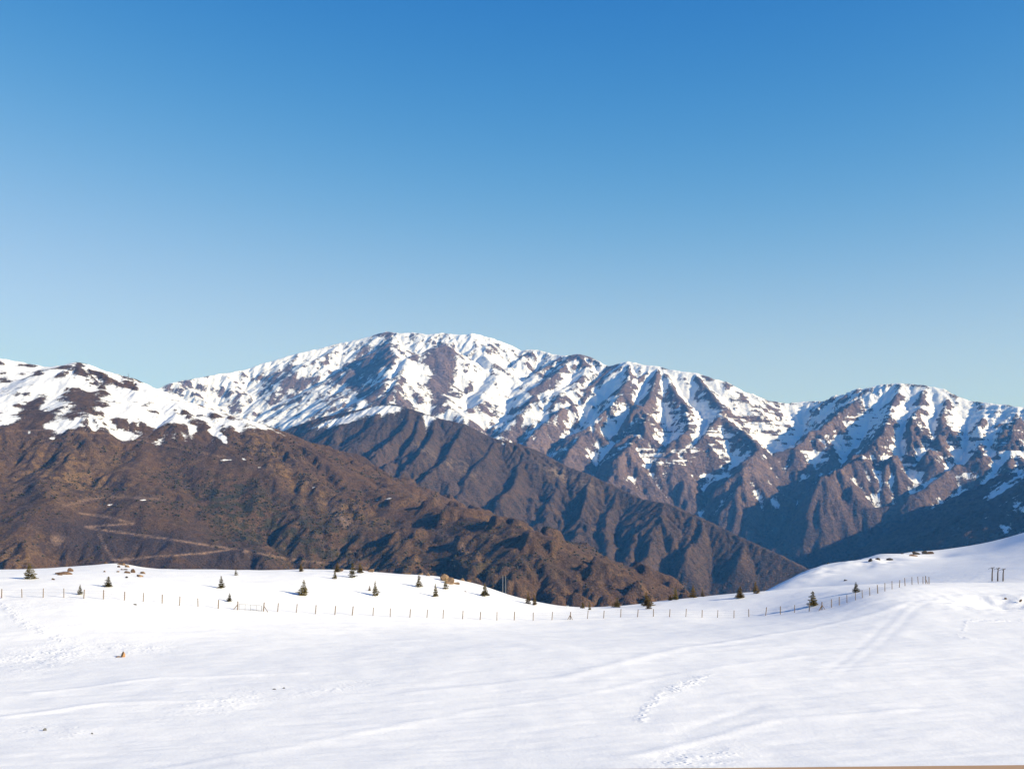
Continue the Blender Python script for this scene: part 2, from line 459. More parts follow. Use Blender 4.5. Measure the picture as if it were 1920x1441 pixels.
for (a, b, rx, ry, an, v) in [(62, 775, 24, 40, 0, -1.0), (160, 752, 34, 13, 20, -.6), (205, 765, 30, 11, 10, -.4), (150, 684, 8, 6, 0, -.7), (115, 688, 12, 4, 0, -.5), (185, 724, 18, 7, 20, -.7), (247, 724, 15, 7, 20, -1.0),
                              (72, 700, 12, 5, -20, -.7), (440, 782, 40, 14, 25, -.3), (60, 730, 60, 14, 0, .4), (300, 775, 80, 16, 8, .5),
                              (425, 862, 26, 2.5, 0, 2.8), (457, 860, 10, 3, 25, 2.6), (468, 868, 7, 3, 60, 2.6), (410, 815, 16, 4, 25, 2.5), (360, 806, 7, 6, 60, 2.2), (422, 828, 6, 3, 40, 2.5), (487, 876, 10, 2.5, 10, 2.8),
                              (588, 913, 6, 2.5, 10, 2.9), (712, 938, 15, 2, 0, 3.0), (728, 934, 12, 1.5, -4, 2.5), (268, 937, 11, 1.8, -4, 3.0), (206, 946, 11, 2.0, -4, 3.0), (100, 822, 9, 3, 0, 1.2), (55, 809, 4, 5, 0, 1.3), (120, 840, 3, 2, 0, 1.1)]:
    sn += v * brush(px, py, a, b, rx, ry, an)
burn = np.clip(np.maximum.reduce([brush(px, py, 190, 1015, 110, 40, 8), brush(px, py, 330, 1035, 120, 38, 8), brush(px, py, 55, 920, 18, 28, 0) * .7, brush(px, py, 440, 1060, 60, 30, 0)]) * 1.5, 0, 1)
road = np.maximum.reduce([pixline(px, py, [(150, 962), (200, 968), (252, 982), (235, 982), (160, 987), (185, 992), (300, 1008), (438, 1029), (380, 1037), (290, 1043), (210, 1050)], 1.5),
                          .7 * pixline(px, py, [(183, 994), (195, 1020), (210, 1046)], 1.6), .8 * pixline(px, py, [(440, 1029), (480, 1036), (560, 1050), (700, 1065)], 1.4),
                          .55 * pixline(px, py, [(120, 948), (170, 935), (200, 930), (300, 935)], 2.5), .8 * brush(px, py, 110, 1012, 14, 9, 0), .6 * brush(px, py, 850, 1015, 40, 6, 32), .7 * brush(px, py, 640, 972, 34, 8, 40),
                          .5 * pixline(px, py, [(0, 808), (80, 806), (200, 812), (330, 838), (430, 858)], 1.2)])
ochre = np.clip(brush(px, py, 130, 890, 110, 55, 0) + .8 * brush(px, py, 560, 900, 90, 20, 38) + .7 * brush(px, py, 480, 820, 40, 30, 30) + .8 * brush(px, py, 690, 975, 60, 18, 25) + .6 * brush(px, py, 930, 1005, 40, 20, 0) + .7 * brush(px, py, 20, 1040, 60, 40, 0), 0, 1)
green = np.clip(brush(px, py, 560, 1000, 200, 60, 15) + .8 * brush(px, py, 430, 930, 60, 45, 0) + .6 * brush(px, py, 900, 1060, 150, 40, 0), 0, 1)
mB = grid_mesh("left_hill", X, Y, H, {"snow": sn, "burn": burn, "road": road, "ochre": ochre, "green": green})
left_hill = new_obj("left_hill", mB); left_hill["kind"] = "structure"
HB, PXB, PYB, GRB, BUB, SNB, OCB = H, px, py, green, burn, sn, ochre
XB, YB = X, Y

# valley ground under everything, out to the horizon
gx, gy = mgrid(-9000, 9000, 500, -2500, 15000, 500)
gz = -660 + 25 * fbm(gx / 3000, gy / 3000, 3, 2)
ground = new_obj("ground", grid_mesh("ground", gx, gy, gz)); ground["kind"] = "structure"

# ---- mountain materials
def mountain_mat(name, rock_a, rock_b, rock_c, fine, snow_amp, bump_d, extra=None):
    n = NT(name)
    big = n.noise(.0016 * fine, 4); mid = n.noise(.010 * fine, 5, .62); small = n.noise(.05 * fine, 4, .65)
    col = n.mix(n.rng(big, .38, .62), rock_a, rock_b)
    col = n.mix(n.rng(mid, .45, .68), col, rock_c)
    if extra: col = extra(n, col, mid, small)
    dark = n.rng(small, .35, .65, .55, 1.32, False)
    hsv = n.n.new("ShaderNodeHueSaturation"); n.set(hsv.inputs["Color"], col); n.set(hsv.inputs["Value"], dark)
    s = n.math('ADD', n.attr("snow"), n.math('MULTIPLY', n.math('SUBTRACT', n.noise(.012 * fine, 6, .68, n.scalevec(1, .45, 1)), .5), snow_amp))
    s = n.math('ADD', s, n.math('MULTIPLY', n.math('SUBTRACT', small, .5), snow_amp * 1.0))
    if name.startswith('far'):
        strat = n.math('SUBTRACT', n.noise(.035, 3, .6, n.scalevec(.10, .10, 1)), .5)
        s = n.math('ADD', s, n.math('MULTIPLY', n.math('MULTIPLY', strat, n.attr('bed')), 5.0))
    s = n.math('ADD', s, n.math('MULTIPLY', n.math('SUBTRACT', n.noise(.16 * fine, 2, .6), .5), snow_amp * .8))
    sf = n.rng(s, -.03, .06)
    c = n.mix(sf, hsv.outputs[0], SNOW)
    hgt = n.math('MULTIPLY', n.math('ADD', n.math('MULTIPLY', mid, 1.0), n.math('MULTIPLY', small, .8)), n.math('SUBTRACT', 1.0, n.math('MULTIPLY', sf, .6)))
    return n.done(c, .92, n.bump(hgt, bump_d), .1)

def ex_far(n, col, mid, small):
    return n.mix(n.math('MULTIPLY', n.attr("low"), .7), col, (.070, .043, .031))
def ex_mid(n, col, mid, small):
    bush = n.rng(n.voro(.055), .42, .20)
    col = n.mix(n.math('MULTIPLY', bush, .55), col, (.030, .032, .022))
    return n.mix(n.math('MULTIPLY', n.attr("crag"), n.rng(n.noise(.03, 3, .6, n.scalevec(1, 1, .3)), .42, .6)), col, (.26, .19, .13))
def ex_left(n, col, mid, small):
    col = n.mix(n.math('MULTIPLY', n.attr("ochre"), n.rng(mid, .40, .60)), col, (.200, .120, .055))
    col = n.mix(n.math('MULTIPLY', n.attr("green"), n.rng(n.noise(.03, 3), .42, .6)), col, (.045, .040, .022))
    bush = n.rng(n.voro(.10), .40, .15)
    col = n.mix(n.math('MULTIPLY', bush, n.rng(n.noise(.02, 3), .42, .62, 0, .75)), col, (.022, .026, .018))
    col = n.mix(n.math('MULTIPLY', n.attr("burn"), n.rng(n.noise(.012, 4), .25, .5)), col, (.058, .040, .036))
    return n.mix(n.attr("road"), col, (.26, .17, .12))

mA.materials.append(mountain_mat("far_mountain_rock", (.165, .112, .100), (.120, .082, .076), (.190, .128, .108), 1.0, 1.3, 26, ex_far))
mC.materials.append(mountain_mat("middle_ridge_rock", (.086, .054, .038), (.064, .041, .030), (.106, .066, .040), 2.0, 1.1, 12, ex_mid))
mB.materials.append(mountain_mat("left_hill_soil", (.100, .057, .034), (.072, .044, .031), (.125, .074, .040), 3.6, 1.0, 5.5, ex_left))
n = NT("valley_soil"); ground.data.materials.append(n.done(n.mix(n.noise(.004, 5), (.05, .035, .025), (.09, .06, .04)), .95))

# ------------------------------------------------------------------ shrubs on the left hill (too many to count)
rs = np.random.RandomState(7)
N = 110000
r_ = rs.randint(5, XB.shape[0] - 5, N); c_ = rs.randint(5, XB.shape[1] - 5, N)
clump = fbm(XB[r_, c_] / 130, YB[r_, c_] / 130, 77, 4)
prob = (.03 + .75 * GRB[r_, c_] + .2 * OCB[r_, c_] - .25 * BUB[r_, c_] + 1.0 * clump) * (SNB[r_, c_] < -.25) * (PYB[r_, c_] > 760) * (PYB[r_, c_] < 1120)
ok = (rs.rand(N) < prob) & (PXB[r_, c_] > -60)
r_, c_ = r_[ok][:26000], c_[ok][:26000]
M = len(r_)
base = np.array([(0, 0, 1), (1, 0, .35), (.3, .95, .3), (-.8, .6, .4), (-.8, -.6, .3), (.3, -.95, .35), (0, 0, -.3)], f4)
tri = []
for k in range(5):
    a, b = 1 + k, 1 + (k + 1) % 5
    tri += [(0, a, b), (6, b, a)]
tri = np.array(tri, np.int32)
sz = (1.5 + 3.0 * rs.rand(M) ** 2).astype(f4)
ang = rs.rand(M) * 6.283
ca, sa = np.cos(ang)[:, None], np.sin(ang)[:, None]
bv = base[None] * (sz[:, None, None] * np.array([1.1, 1.1, .95], f4)) * (.75 + .5 * rs.rand(M, 7, 1))
vx = bv[..., 0] * ca - bv[..., 1] * sa + (XB[r_, c_] + (rs.rand(M) - .5) * DXB)[:, None]
vy = bv[..., 0] * sa + bv[..., 1] * ca + (YB[r_, c_] + (rs.rand(M) - .5) * DYB)[:, None]
vz = bv[..., 2] + HB[r_, c_][:, None]
mS = mesh_np("shrubs", np.stack([vx, vy, vz], -1).reshape(-1, 3), (tri[None] + (np.arange(M) * 7)[:, None, None]).reshape(-1, 3), False)
n = NT("shrub_leaf")
mS.materials.append(n.done(n.mix(n.noise(.05, 2), (.022, .026, .014), (.060, .050, .024)), .9))
shrubs = new_obj("hillside_shrubs", mS)
shrubs["kind"] = "stuff"; tag(shrubs, "dark scattered shrubs covering the brown left hillside", "shrubs")

# ------------------------------------------------------------------ near snow: thin-plate surfaces through measured points
class TPS:
    def __init__(s, pts):
        p = np.array(pts, float); s.c = p[:, :2] / 100.0; n_ = len(p)
        K = s.phi(np.hypot(s.c[:, None, 0] - s.c[None, :, 0], s.c[:, None, 1] - s.c[None, :, 1])) + np.eye(n_) * 1e-4
        A = np.zeros((n_ + 3, n_ + 3)); A[:n_, :n_] = K; A[:n_, n_] = 1; A[:n_, n_ + 1:] = s.c; A[n_:, :n_] = A[:n_, n_:].T
        s.w = np.linalg.solve(A, np.concatenate([p[:, 2], np.zeros(3)]))
    @staticmethod
    def phi(r): return r * r * np.log(r + 1e-9)
    def __call__(s, x, y):
        x = np.asarray(x, float) / 100.0; y = np.asarray(y, float) / 100.0
        z = s.w[-3] + s.w[-2] * x + s.w[-1] * y
        for (cx, cy), w in zip(s.c, s.w[:-3]): z = z + w * s.phi(np.hypot(x - cx, y - cy))
        return z

cp = [(x, y, z) for x in (-140, 0, 140) for (y, z) in ((-40, 4.5), (0, -2.9), (45, -12.2))]
for qx in (-350, 200, 960, 1700, 2300):
    cp += [P(qx, 1441, 92), P(qx, 1300, 130), P(qx, 1215, 165)]
cp += [P(*q) for q in [(-150, 1121, 188), (0, 1120, 190), (100, 1119, 191), (200, 1123, 192), (330, 1134, 196), (450, 1143, 200), (580, 1150, 205), (700, 1154, 210), (830, 1159, 217),
                       (960, 1162, 225), (1070, 1160, 230), (1270, 1156, 232), (1400, 1156, 232), (1500, 1147, 226), (1560, 1137, 224), (1620, 1119, 225), (1680, 1102, 232), (1740, 1094, 245)]]
cp += [P(1850, 1150, 205), P(2000, 1150, 205), P(1850, 1110, 228), P(2100, 1110, 228), P(1650, 1160, 200)]
CR = [(-250, 1073, 240), (-100, 1071, 240), (0, 1070, 241), (100, 1064, 245), (180, 1059, 249), (225, 1056, 251), (265, 1064, 251), (310, 1067, 252), (420, 1067, 255), (480, 1069, 256), (565, 1067, 258),
      (680, 1070, 260), (750, 1075, 262), (820, 1080, 262), (890, 1094, 262), (960, 1116, 262), (1010, 1128, 262), (1060, 1136, 262), (1130, 1138, 264), (1190, 1133, 267), (1250, 1125, 270), (1330, 1117, 275),
      (1420, 1111, 280), (1500, 1104, 280), (1600, 1099, 275), (1700, 1095, 264), (1800, 1092, 257), (1920, 1093, 252), (2100, 1093, 250)]
for q in CR:
    a = P(*q); cp.append(a)
    for dd, dz in ((28, 6), (75, 30), (150, 75)):
        k = (q[2] + dd) / q[2]; cp.append((a[0] * k, a[1] + dd, a[2] - dz))
field = TPS(cp)
def field_z(x, y):
    x = np.asarray(x, float); y = np.asarray(y, float)
    z = field(x, y)
    w = sstep(60, 100, y)
    z = z + w * (  .13 * fbm(x / 14, y / 9, 61, 3) + .03 * fbm((x + .35 * y) / 5, (y - .35 * x) / 1.6, 62, 2))
    return z

def hit(px, py, fz=field_z, lo=70, hi=330, nn=1600):
    """where the sight line through a photo pixel meets the snow (or the crest it just clears)"""
    D = np.linspace(lo, hi, nn)
    x, y, z = P(px, py, 1.0)
    g = fz(x * D, D) - z * D
    i = np.argmax(g >= 0)
    if g[i] < 0: i = int(np.argmax(g))
    return Vector((x * D[i], D[i], float(fz(x * D[i], D[i]))))

rows = np.concatenate([np.arange(-40, 84, 4.0), np.cumsum(np.concatenate([[86], np.linspace(.24, .52, 490)])), ])
rows = np.concatenate([rows[rows < 284], np.arange(284, 425, 3.0)])
cols = np.arange(-150, 150.1, .44)
X, Y = np.meshgrid(cols, rows)
Z = field_z(X, Y)
pxf, pyf = proj(X, Y, Z)
# ruts, wind ridges and the hollow on the right
def wline(pts): return [tuple(hit(*q)[:2]) for q in pts]
for pts, dep, wd in [([(1545, 1262), (1600, 1222), (1650, 1178), (1690, 1140), (1740, 1115)], -.045, .7), ([(1575, 1262), (1630, 1222), (1680, 1178), (1715, 1140), (1760, 1115)], -.04, .7),
                     ([(300, 1441), (640, 1380), (900, 1330), (1060, 1308), (1280, 1262), (1500, 1230)], .05, .8), ([(760, 1300), (1060, 1270), (1280, 1215), (1440, 1190), (1700, 1130)], .10, 1.2),
                     ([(60, 1300), (300, 1270), (560, 1262)], .10, .9), ([(1280, 1370), (1420, 1325)], -.05, .7), ([(0, 1345), (200, 1318), (420, 1312)], .12, .8), ([(1180, 1420), (1450, 1350), (1700, 1330)], .1, .9)]:
    d = line_dist(X, Y, wline(pts)); Z += dep * np.exp(-(d / wd) ** 2)
hc = hit(1872, 1128); d2 = ((X - hc.x) / 7.0) ** 2 + ((Y - hc.y) / 5.0) ** 2
Z += -1.3 * np.exp(-d2) + .8 * np.exp(-(((X - hc.x - 6) / 6) ** 2 + ((Y - hc.y - 5) / 3.5) ** 2))
Z += .22 * np.exp(-d2 / 3) * fbm(X / 2.2, Y / 2.2, 71, 3)
tr = np.maximum.reduce([pixline(pxf, pyf, [(0, 1128), (40, 1165), (85, 1185), (125, 1203), (150, 1222)], 9), brush(pxf, pyf, 80, 1232, 120, 22, -8), .8 * brush(pxf, pyf, 230, 1215, 90, 12, 0), .55 * brush(pxf, pyf, 420, 1315, 120, 22, -10),
                        pixline(pxf, pyf, [(1330, 1268), (1240, 1300), (1212, 1330), (1195, 1362)], 9), brush(pxf, pyf, 1300, 1425, 90, 18, -8), .8 * pixline(pxf, pyf, [(1940, 1163), (1812, 1163), (1806, 1185), (1795, 1190), (1830, 1200)], 3),
                        .5 * brush(pxf, pyf, 110, 1370, 90, 14, 0), .5 * brush(pxf, pyf, 620, 1290, 90, 10, -8), .45 * brush(pxf, pyf, 60, 1135, 70, 10, 10)])
mF = grid_mesh("snow_field", X, Y, Z, {"tramp": tr})
snow_field = new_obj("snow_field", mF); snow_field["kind"] = "structure"

hp = []
for q in [(1330, 1150, 400), (1400, 1125, 415), (1445, 1105, 430), (1485, 1084, 440), (1525, 1069, 450), (1570, 1062, 455), (1605, 1055, 460), (1640, 1041, 466), (1665, 1044, 470), (1695, 1037, 474), (1730, 1037, 478), (1765, 1036, 482),
          (1800, 1029, 480), (1860, 1018, 475), (1920, 1001, 470), (2050, 955, 470), (2200, 905, 470)]:
    a = P(*q); hp.append(a); hp.append(P(q[0], q[1] + 9, q[2] - 32))
    for dd, dz in ((25, 9), (110, 60)):
        k = (q[2] + dd) / q[2]; hp.append((a[0] * k, a[1] + dd, a[2] - dz))
for q in [(1350, 1190, 330), (1450, 1150, 335), (1550, 1125, 330), (1650, 1110, 325), (1750, 1099, 325), (1850, 1086, 325), (2000, 1062, 325), (2200, 1030, 325), (1500, 1110, 395), (1600, 1087, 395), (1750, 1066, 398), (1900, 1040, 400), (2100, 985, 405), (1550, 1150, 270), (1700, 1125, 275), (1850, 1106, 278), (2000, 1102, 278), (2200, 1098, 278)]:
    hp.append(P(*q))
hillf = TPS(hp)
def hill_z(x, y):
    x = np.asarray(x, float); y = np.asarray(y, float)
    z = hillf(x, y) + .12 * fbm(x / 16, y / 16, 64, 4)
    px, py = proj(x, y, z)
    z = z + (brush(px, py, 1640, 1052, 45, 10, 0) * .8 + brush(px, py, 1540, 1072, 60, 14, -20) * .4) * fbm(x / 7, y / 7, 66, 3)
    return z
X, Y = np.meshgrid(np.arange(50, 330, 1.0), np.arange(262, 640, 1.25))
Z = hill_z(X, Y)
mH = grid_mesh("snow_hill", X, Y, Z, {"tramp": np.clip(brush(*proj(X, Y, Z), 1800, 1085, 110, 18, 0) * .8, 0, 1)})
snow_hill = new_obj("snow_hill", mH); snow_hill["kind"] = "structure"

def snow_mat(name, sc):
    n = NT(name)
    soft = n.noise(.5 * sc, 5, .6, n.scalevec(1, .55, 1)); fine = n.noise(4.0 * sc, 4, .65)
    streak = n.noise(.22 * sc, 4, .6, n.scalevec(.35, 1.3, 1), .4)
    pits = n.rng(n.voro(1.5 * sc), .10, .42)
    t = n.attr("tramp")
    h = n.math('ADD', n.math('MULTIPLY', soft, .06), n.math('MULTIPLY', streak, .04))
    h = n.math('ADD', h, n.math('MULTIPLY', fine, .032))
    h = n.math('ADD', h, n.math('MULTIPLY', n.math('MULTIPLY', pits, n.math('MULTIPLY', t, n.rng(n.noise(.5 * sc, 2), .40, .60))), .085))
    col = n.mix(n.rng(soft, .3, .7), (.865, .86, .85), (.89, .885, .875))
    return n.done(col, .75, n.bump(h, 1.0, .9), .25)
mF.materials.append(snow_mat("field_snow", 1.0)); mH.materials.append(snow_mat("hill_snow", .35))

# ------------------------------------------------------------------ conifers
def crown_mesh(seed):
    r = random.Random(seed); V = []; Fc = []
    tiers = r.randint(12, 16); ph = r.random() * 6.28; asy = r.uniform(.05, .28)
    for t in range(tiers):
        u = .05 + .84 * t / (tiers - 1) + r.uniform(-.02, .02)
        R = .5 * (1 - u) ** .85 * r.uniform(.82, 1.12) + .012
        nb = max(4, int(11 * (1 - u)) + 2)
        a0 = r.random() * 6.28
        for b in range(nb):
            if r.random() < .08: continue
            a = a0 + 6.283 * b / nb + r.uniform(-.25, .25); L = R * r.uniform(.6, 1.25) * (1 + asy * math.sin(a + ph))
            c, s = math.cos(a), math.sin(a); up = r.uniform(-.03, .035)
            wd = .26 * L + .022
            for seg, (q0, q1, wf) in enumerate(((.0, .5, 1.0), (.4, .8, .8), (.7, 1.0, .5))):
                for side in (-1, 1):
                    i = len(V)
                    x0, x1 = q0 * L, q1 * L
                    z0 = u + up * q0 - .03 * q0; z1 = u + up * q1 + .012
                    ww = wd * wf * r.uniform(.7, 1.25) * side
                    V += [(c * x0, s * x0, z0), (c * x1 - s * ww, s * x1 + c * ww, z1 - r.uniform(.0, .03)), (c * x1, s * x1, z1 + .01)]
                    Fc.append((i, i + 1, i + 2))
                i = len(V); hgt = r.uniform(.02, .045)
                V += [(c * q0 * L, s * q0 * L, u - hgt), (c * q1 * L, s * q1 * L, u + up - hgt * .4), (c * q1 * L * .95, s * q1 * L * .95, u + up + hgt)]
                Fc.append((i, i + 1, i + 2))
    i = len(V); V += [(-.012, 0, .9), (.012, 0, .9), (0, .01, 1.0), (0, -.012, .9)]
    Fc += [(i, i + 1, i + 2), (i + 1, i + 3, i + 2), (i + 3, i, i + 2)]
    return mesh_np("crown", V, Fc, False)

def tube(pts, radii, k=7, cap=True):
    """tapered round bar through points, as vertex and face lists"""
    V, Fc = [], []
    pts = [Vector(p) for p in pts]
    for i, p in enumerate(pts):
        d = (pts[min(i + 1, len(pts) - 1)] - pts[max(i - 1, 0)]).normalized()
        u = d.orthogonal().normalized(); w = d.cross(u)
        for j in range(k):
            a = 6.2832 * j / k; V.append(tuple(p + (u * math.cos(a) + w * math.sin(a)) * radii[i]))
    for i in range(len(pts) - 1):
        for j in range(k):
            a, b = i * k + j, i * k + (j + 1) % k; Fc.append((a, b, b + k, a + k))
    if cap: Fc += [tuple(range(k - 1, -1, -1)), tuple(range((len(pts) - 1) * k, len(pts) * k))]
    return V, Fc

def mesh_py(name, V, Fc, smooth=False):
    m = bpy.data.meshes.new(name); m.from_pydata(V, [], Fc); m.update()
    if smooth: m.polygons.foreach_set("use_smooth", [True] * len(m.polygons))
    return m

def needle_mat(name, a, b):
    n = NT(name); ob = n.n.new("ShaderNodeObjectInfo").outputs["Random"]
    c = n.mix(n.noise(3.0, 2), a, b)
    h = n.n.new("ShaderNodeHueSaturation"); n.set(h.inputs["Color"], c); n.set(h.inputs["Value"], n.rng(ob, 0, 1, .75, 1.3, False))
    return n.done(h.outputs[0], .8)
M_green = needle_mat("needles_olive", (.095, .080, .024), (.185, .140, .045))
M_brown = needle_mat("needles_dry", (.120, .086, .030), (.21, .14, .052))
n = NT("bark"); M_bark = n.done(n.mix(n.noise(8, 3), (.06, .04, .025), (.11, .075, .05)), .9)
crowns = {}
for k in range(6):
    for key, mt in (('g', M_green), ('b', M_brown)):
        m = crown_mesh(100 + k) if key == 'g' else crowns[(k, 'g')].copy()
        if key == 'b': m.materials.clear()
        m.materials.append(mt); crowns[(k, key)] = m
V, Fc = tube([(0, 0, -.08), (0, 0, .3), (0, 0, .97)], [.035, .027, .004], 6)
trunk_m = mesh_py("trunk", V, Fc); trunk_m.materials.append(M_bark)

TREES = [(54, 1085, 28, 20, 'g', "large dark conifer at far left of the snowy rise"),
         (203, 1100, 19, 15, 'g', "bushy little conifer below the left rock outcrop"),
         (150, 1114, 18, 9, 'g', "thin pale conifer beside a fence post, left of frame"),
         (415, 1102, 22, 11, 'g', "narrow conifer above the fence, left of the gate, casting a shadow"),
         (442, 1078, 12, 6, 'g', "tiny conifer near the snow crest above the gate"),
         (430, 1127, 15, 8, 'g', "small conifer just left of the metal gate"),
         (570, 1116, 28, 17, 'g', "broad full conifer right of the gate, alone on the slope"),
         (564, 1071, 14, 8, 'b', "small brown conifer on the crest above the broad conifer"),
         (628, 1085, 17, 7, 'g', "slim conifer in front of the brown one on the crest, left of the pair"),
         (632, 1072, 17, 11, 'b', "brown-topped conifer on the crest behind a slim conifer"),
         (661, 1082, 27, 13, 'g', "tall slender conifer breaking the crest, left of a dark companion"),
         (675, 1074, 19, 10, 'b', "dark compact conifer on the crest beside the pale boulder"),
         (703, 1116, 26, 11, 'g', "slender conifer in mid slope beside a withered sapling"),
         (693, 1107, 9, 5, 'b', "withered pale sapling left of the slender mid-slope conifer"),
         (785, 1100, 23, 11, 'g', "conifer below the small crest boulders, left of the large tan boulder"),
         (816, 1118, 23, 9, 'g', "narrow conifer lowest below the large tan boulder"),
         (835, 1104, 20, 10, 'g', "conifer directly in front of the large tan boulder"),
         (908, 1117, 22, 13, 'g', "conifer on the right shoulder of the snow rise, left of the twin pole"),
         (991, 1131, 21, 9, 'b', "left one of two touching conifers on the falling crest"),
         (1002, 1134, 19, 8, 'b', "right one of two touching conifers on the falling crest"),
         (1093, 1140, 12, 7, 'g', "tiny bushy conifer at the bottom of the snow saddle"),
         (1106, 1143, 12, 5, 'g', "tiny thin conifer at the bottom of the snow saddle"),
         (1157, 1138, 18, 15, 'g', "low wide conifer right of the snow saddle"),
         (1212, 1136, 25, 18, 'b', "big rusty conifer right of the saddle"),
         (1217, 1141, 17, 9, 'b', "smaller conifer standing in front of the big rusty conifer"),
         (1257, 1125, 10, 7, 'b', "very small brown conifer on the crest right of the big rusty one"),
         (1267, 1124, 22, 10, 'g', "upright green conifer on the crest next to a very small brown one"),
         (1300, 1120, 22, 12, 'b', "dark wide-based conifer on the crest left of a small brown one"),
         (1317, 1118, 14, 8, 'b', "small brown conifer right of the dark wide-based one"),
         (1388, 1121, 22, 14, 'b', "golden green conifer on the crest, left of the last one"),
         (1417, 1112, 22, 11, 'b', "last golden conifer on the crest before the snow hill rises"),
         (1525, 1136, 27, 18, 'g', "big conifer behind the fence near the braced post on the right"),
         (1605, 1110, 18, 13, 'g', "rightmost conifer, dark on the snow above the rising fence")]
rt = random.Random(3)
for i, (bx, by, hp_, wp, kind, lab) in enumerate(TREES):
    p = hit(bx, by); s = p.y / F
    t = empty("conifer_tree", p); tag(t, lab, "tree", "young conifers on the snow field")
    t.scale = (wp * s * 1.28, wp * s * 1.28, hp_ * s * 1.1); t.rotation_euler = (rt.uniform(-.03, .03), rt.uniform(-.03, .03), rt.uniform(0, 6.28))
    new_obj("trunk", trunk_m, t); new_obj("crown", crowns[(i % 6, kind)], t)

# ------------------------------------------------------------------ fences and gate
n = NT("weathered_wood"); wv = n.noise(6, 4, .6, n.scalevec(6, 6, .6))
M_wood = n.done(n.mix(wv, (.13, .085, .05), (.27, .19, .115)), .85)
n = NT("fence_wire"); M_wire = n.done((.22, .21, .20), .5); n.b.inputs["Metallic"].default_value = .6
n = NT("gate_steel"); M_gate = n.done(n.mix(n.noise(5, 3), (.16, .16, .16), (.26, .25, .24)), .55)

F1 = [(3, 1121), (41.5, 1120), (81, 1120), (120, 1120), (157, 1121.5), (194, 1123), (233.5, 1125), (268.5, 1127.5), (304, 1130.5), (336.5, 1135), (371.5, 1137), (409, 1141), (445.5, 1143)]
F2 = [(493.5, 1145.5), (520, 1146.5), (555, 1148.5), (591, 1150.5), (627.5, 1152), (660, 1153), (699, 1154), (731.5, 1156), (768, 1157), (800, 1157.5), (830.5, 1159), (867, 1160), (900, 1161.5), (931.5, 1162.5),
      (964, 1162), (999.5, 1163), (1034.5, 1162), (1068.5, 1161), (1101, 1159.5), (1131.5, 1158.5), (1163.5, 1156.5), (1195, 1156), (1225, 1155.5), (1255, 1156), (1285.5, 1156), (1316, 1157), (1345, 1157.5), (1376, 1158), (1404, 1156), (1435, 1153.5),
      (1463, 1151), (1489.5, 1148), (1517, 1145.5), (1541, 1143)]
F3 = [(1541, 1143), (1559, 1138.5), (1573.5, 1134), (1588, 1130), (1604, 1124.5), (1617, 1120.5), (1631, 1116.5), (1646, 1112), (1659, 1108), (1672.5, 1104), (1686, 1101), (1697, 1098), (1710, 1096), (1722, 1094.5), (1730.5, 1094), (1736, 1094), (1742, 1094.5)]

def add_tube(name, parent, pts, r, mat, k=7):
    V, Fc = tube(pts, r if isinstance(r, list) else [r] * len(pts), k); m = mesh_py(name, V, Fc); m.materials.append(mat)
    return new_obj(name, m, parent)

def fence(pts, label, rnd, lean, braced=(), skip_first=False):
    ps = [hit(*q) for q in pts]
    root = empty("wire_fence", ps[0]); tag(root, label, "fence", "stock fence across the snow field")
    o = ps[0]; tops = []
    for i, p in enumerate(ps):
        q = p - o; hgt = rnd.uniform(1.34, 1.5) * (p.y / 210.0) ** .3
        top = q + Vector((rnd.gauss(lean, .05), rnd.gauss(0, .05), hgt)); tops.append((q, top))
        if i == 0 and skip_first: continue
        r = .085 if i in braced else rnd.uniform(.058, .078)
        add_tube("post", root, [q - Vector((0, 0, .4)), q + (top - q) * .98, top], [r * 1.05, r, r * .7], M_wood)
        if i in braced:
            for sx, sy in braced[i]:
                add_tube("brace", root, [q + Vector((sx * 1.05, sy, -.12)), q + (top - q) * .62], .055, M_wood)
    for hh in (.35, .62, .88):
        w = []
        for i, (q, t) in enumerate(tops):
            w.append(q + (t - q) * hh)
            if i + 1 < len(tops):
                q2, t2 = tops[i + 1]; w.append((q + (t - q) * hh + q2 + (t2 - q2) * hh) / 2 - Vector((0, 0, .03)))
        add_tube("wire", root, w, .006, M_wire, 4)
    return ps

rf = random.Random(9)
p1 = fence(F1, "weathered post and wire fence from the left edge to the gate", rf, 0.0, {12: [(-.75, -.1)]})
p2 = fence(F2, "long post and wire fence running from the gate to the braced corner post", rf, .12, {0: [(.75, -.1)], 17: [(-.45, -.2), (.45, -.2)], 33: [(-.6, -.3), (.6, -.3), (-.2, .5)]})
p3 = fence(F3, "post and wire fence climbing away to the right from the braced corner post", rf, .03, {15: [(.4, 0)]}, True)
# gate between the two fences
ga, gb = p1[-1], p2[0]
ga = ga + (gb - ga) * .06; gb2 = p1[-1] + (gb - p1[-1]) * .94
gate = empty("metal_gate", ga); tag(gate, "low grey tubular gate half sunk in snow between two braced posts", "gate")
dv = gb2 - ga
add_tube("top_rail", gate, [Vector((0, 0, .95)), dv + Vector((0, 0, .88))], .028, M_gate)
add_tube("bottom_rail", gate, [Vector((0, 0, .12)), dv + Vector((0, 0, .10))], .022, M_gate)
for k, tt in enumerate((0, .26, .5, .76, 1)):
    add_tube("upright", gate, [dv * tt + Vector((0, 0, -.1)), dv * tt + Vector((0, 0, .95 - .07 * tt))], .03 if tt < 1 else .05, M_gate)
add_tube("diagonal_bar", gate, [dv * .52 + Vector((0, 0, .2)), dv * .9 + Vector((0, 0, .02))], .02, M_gate)

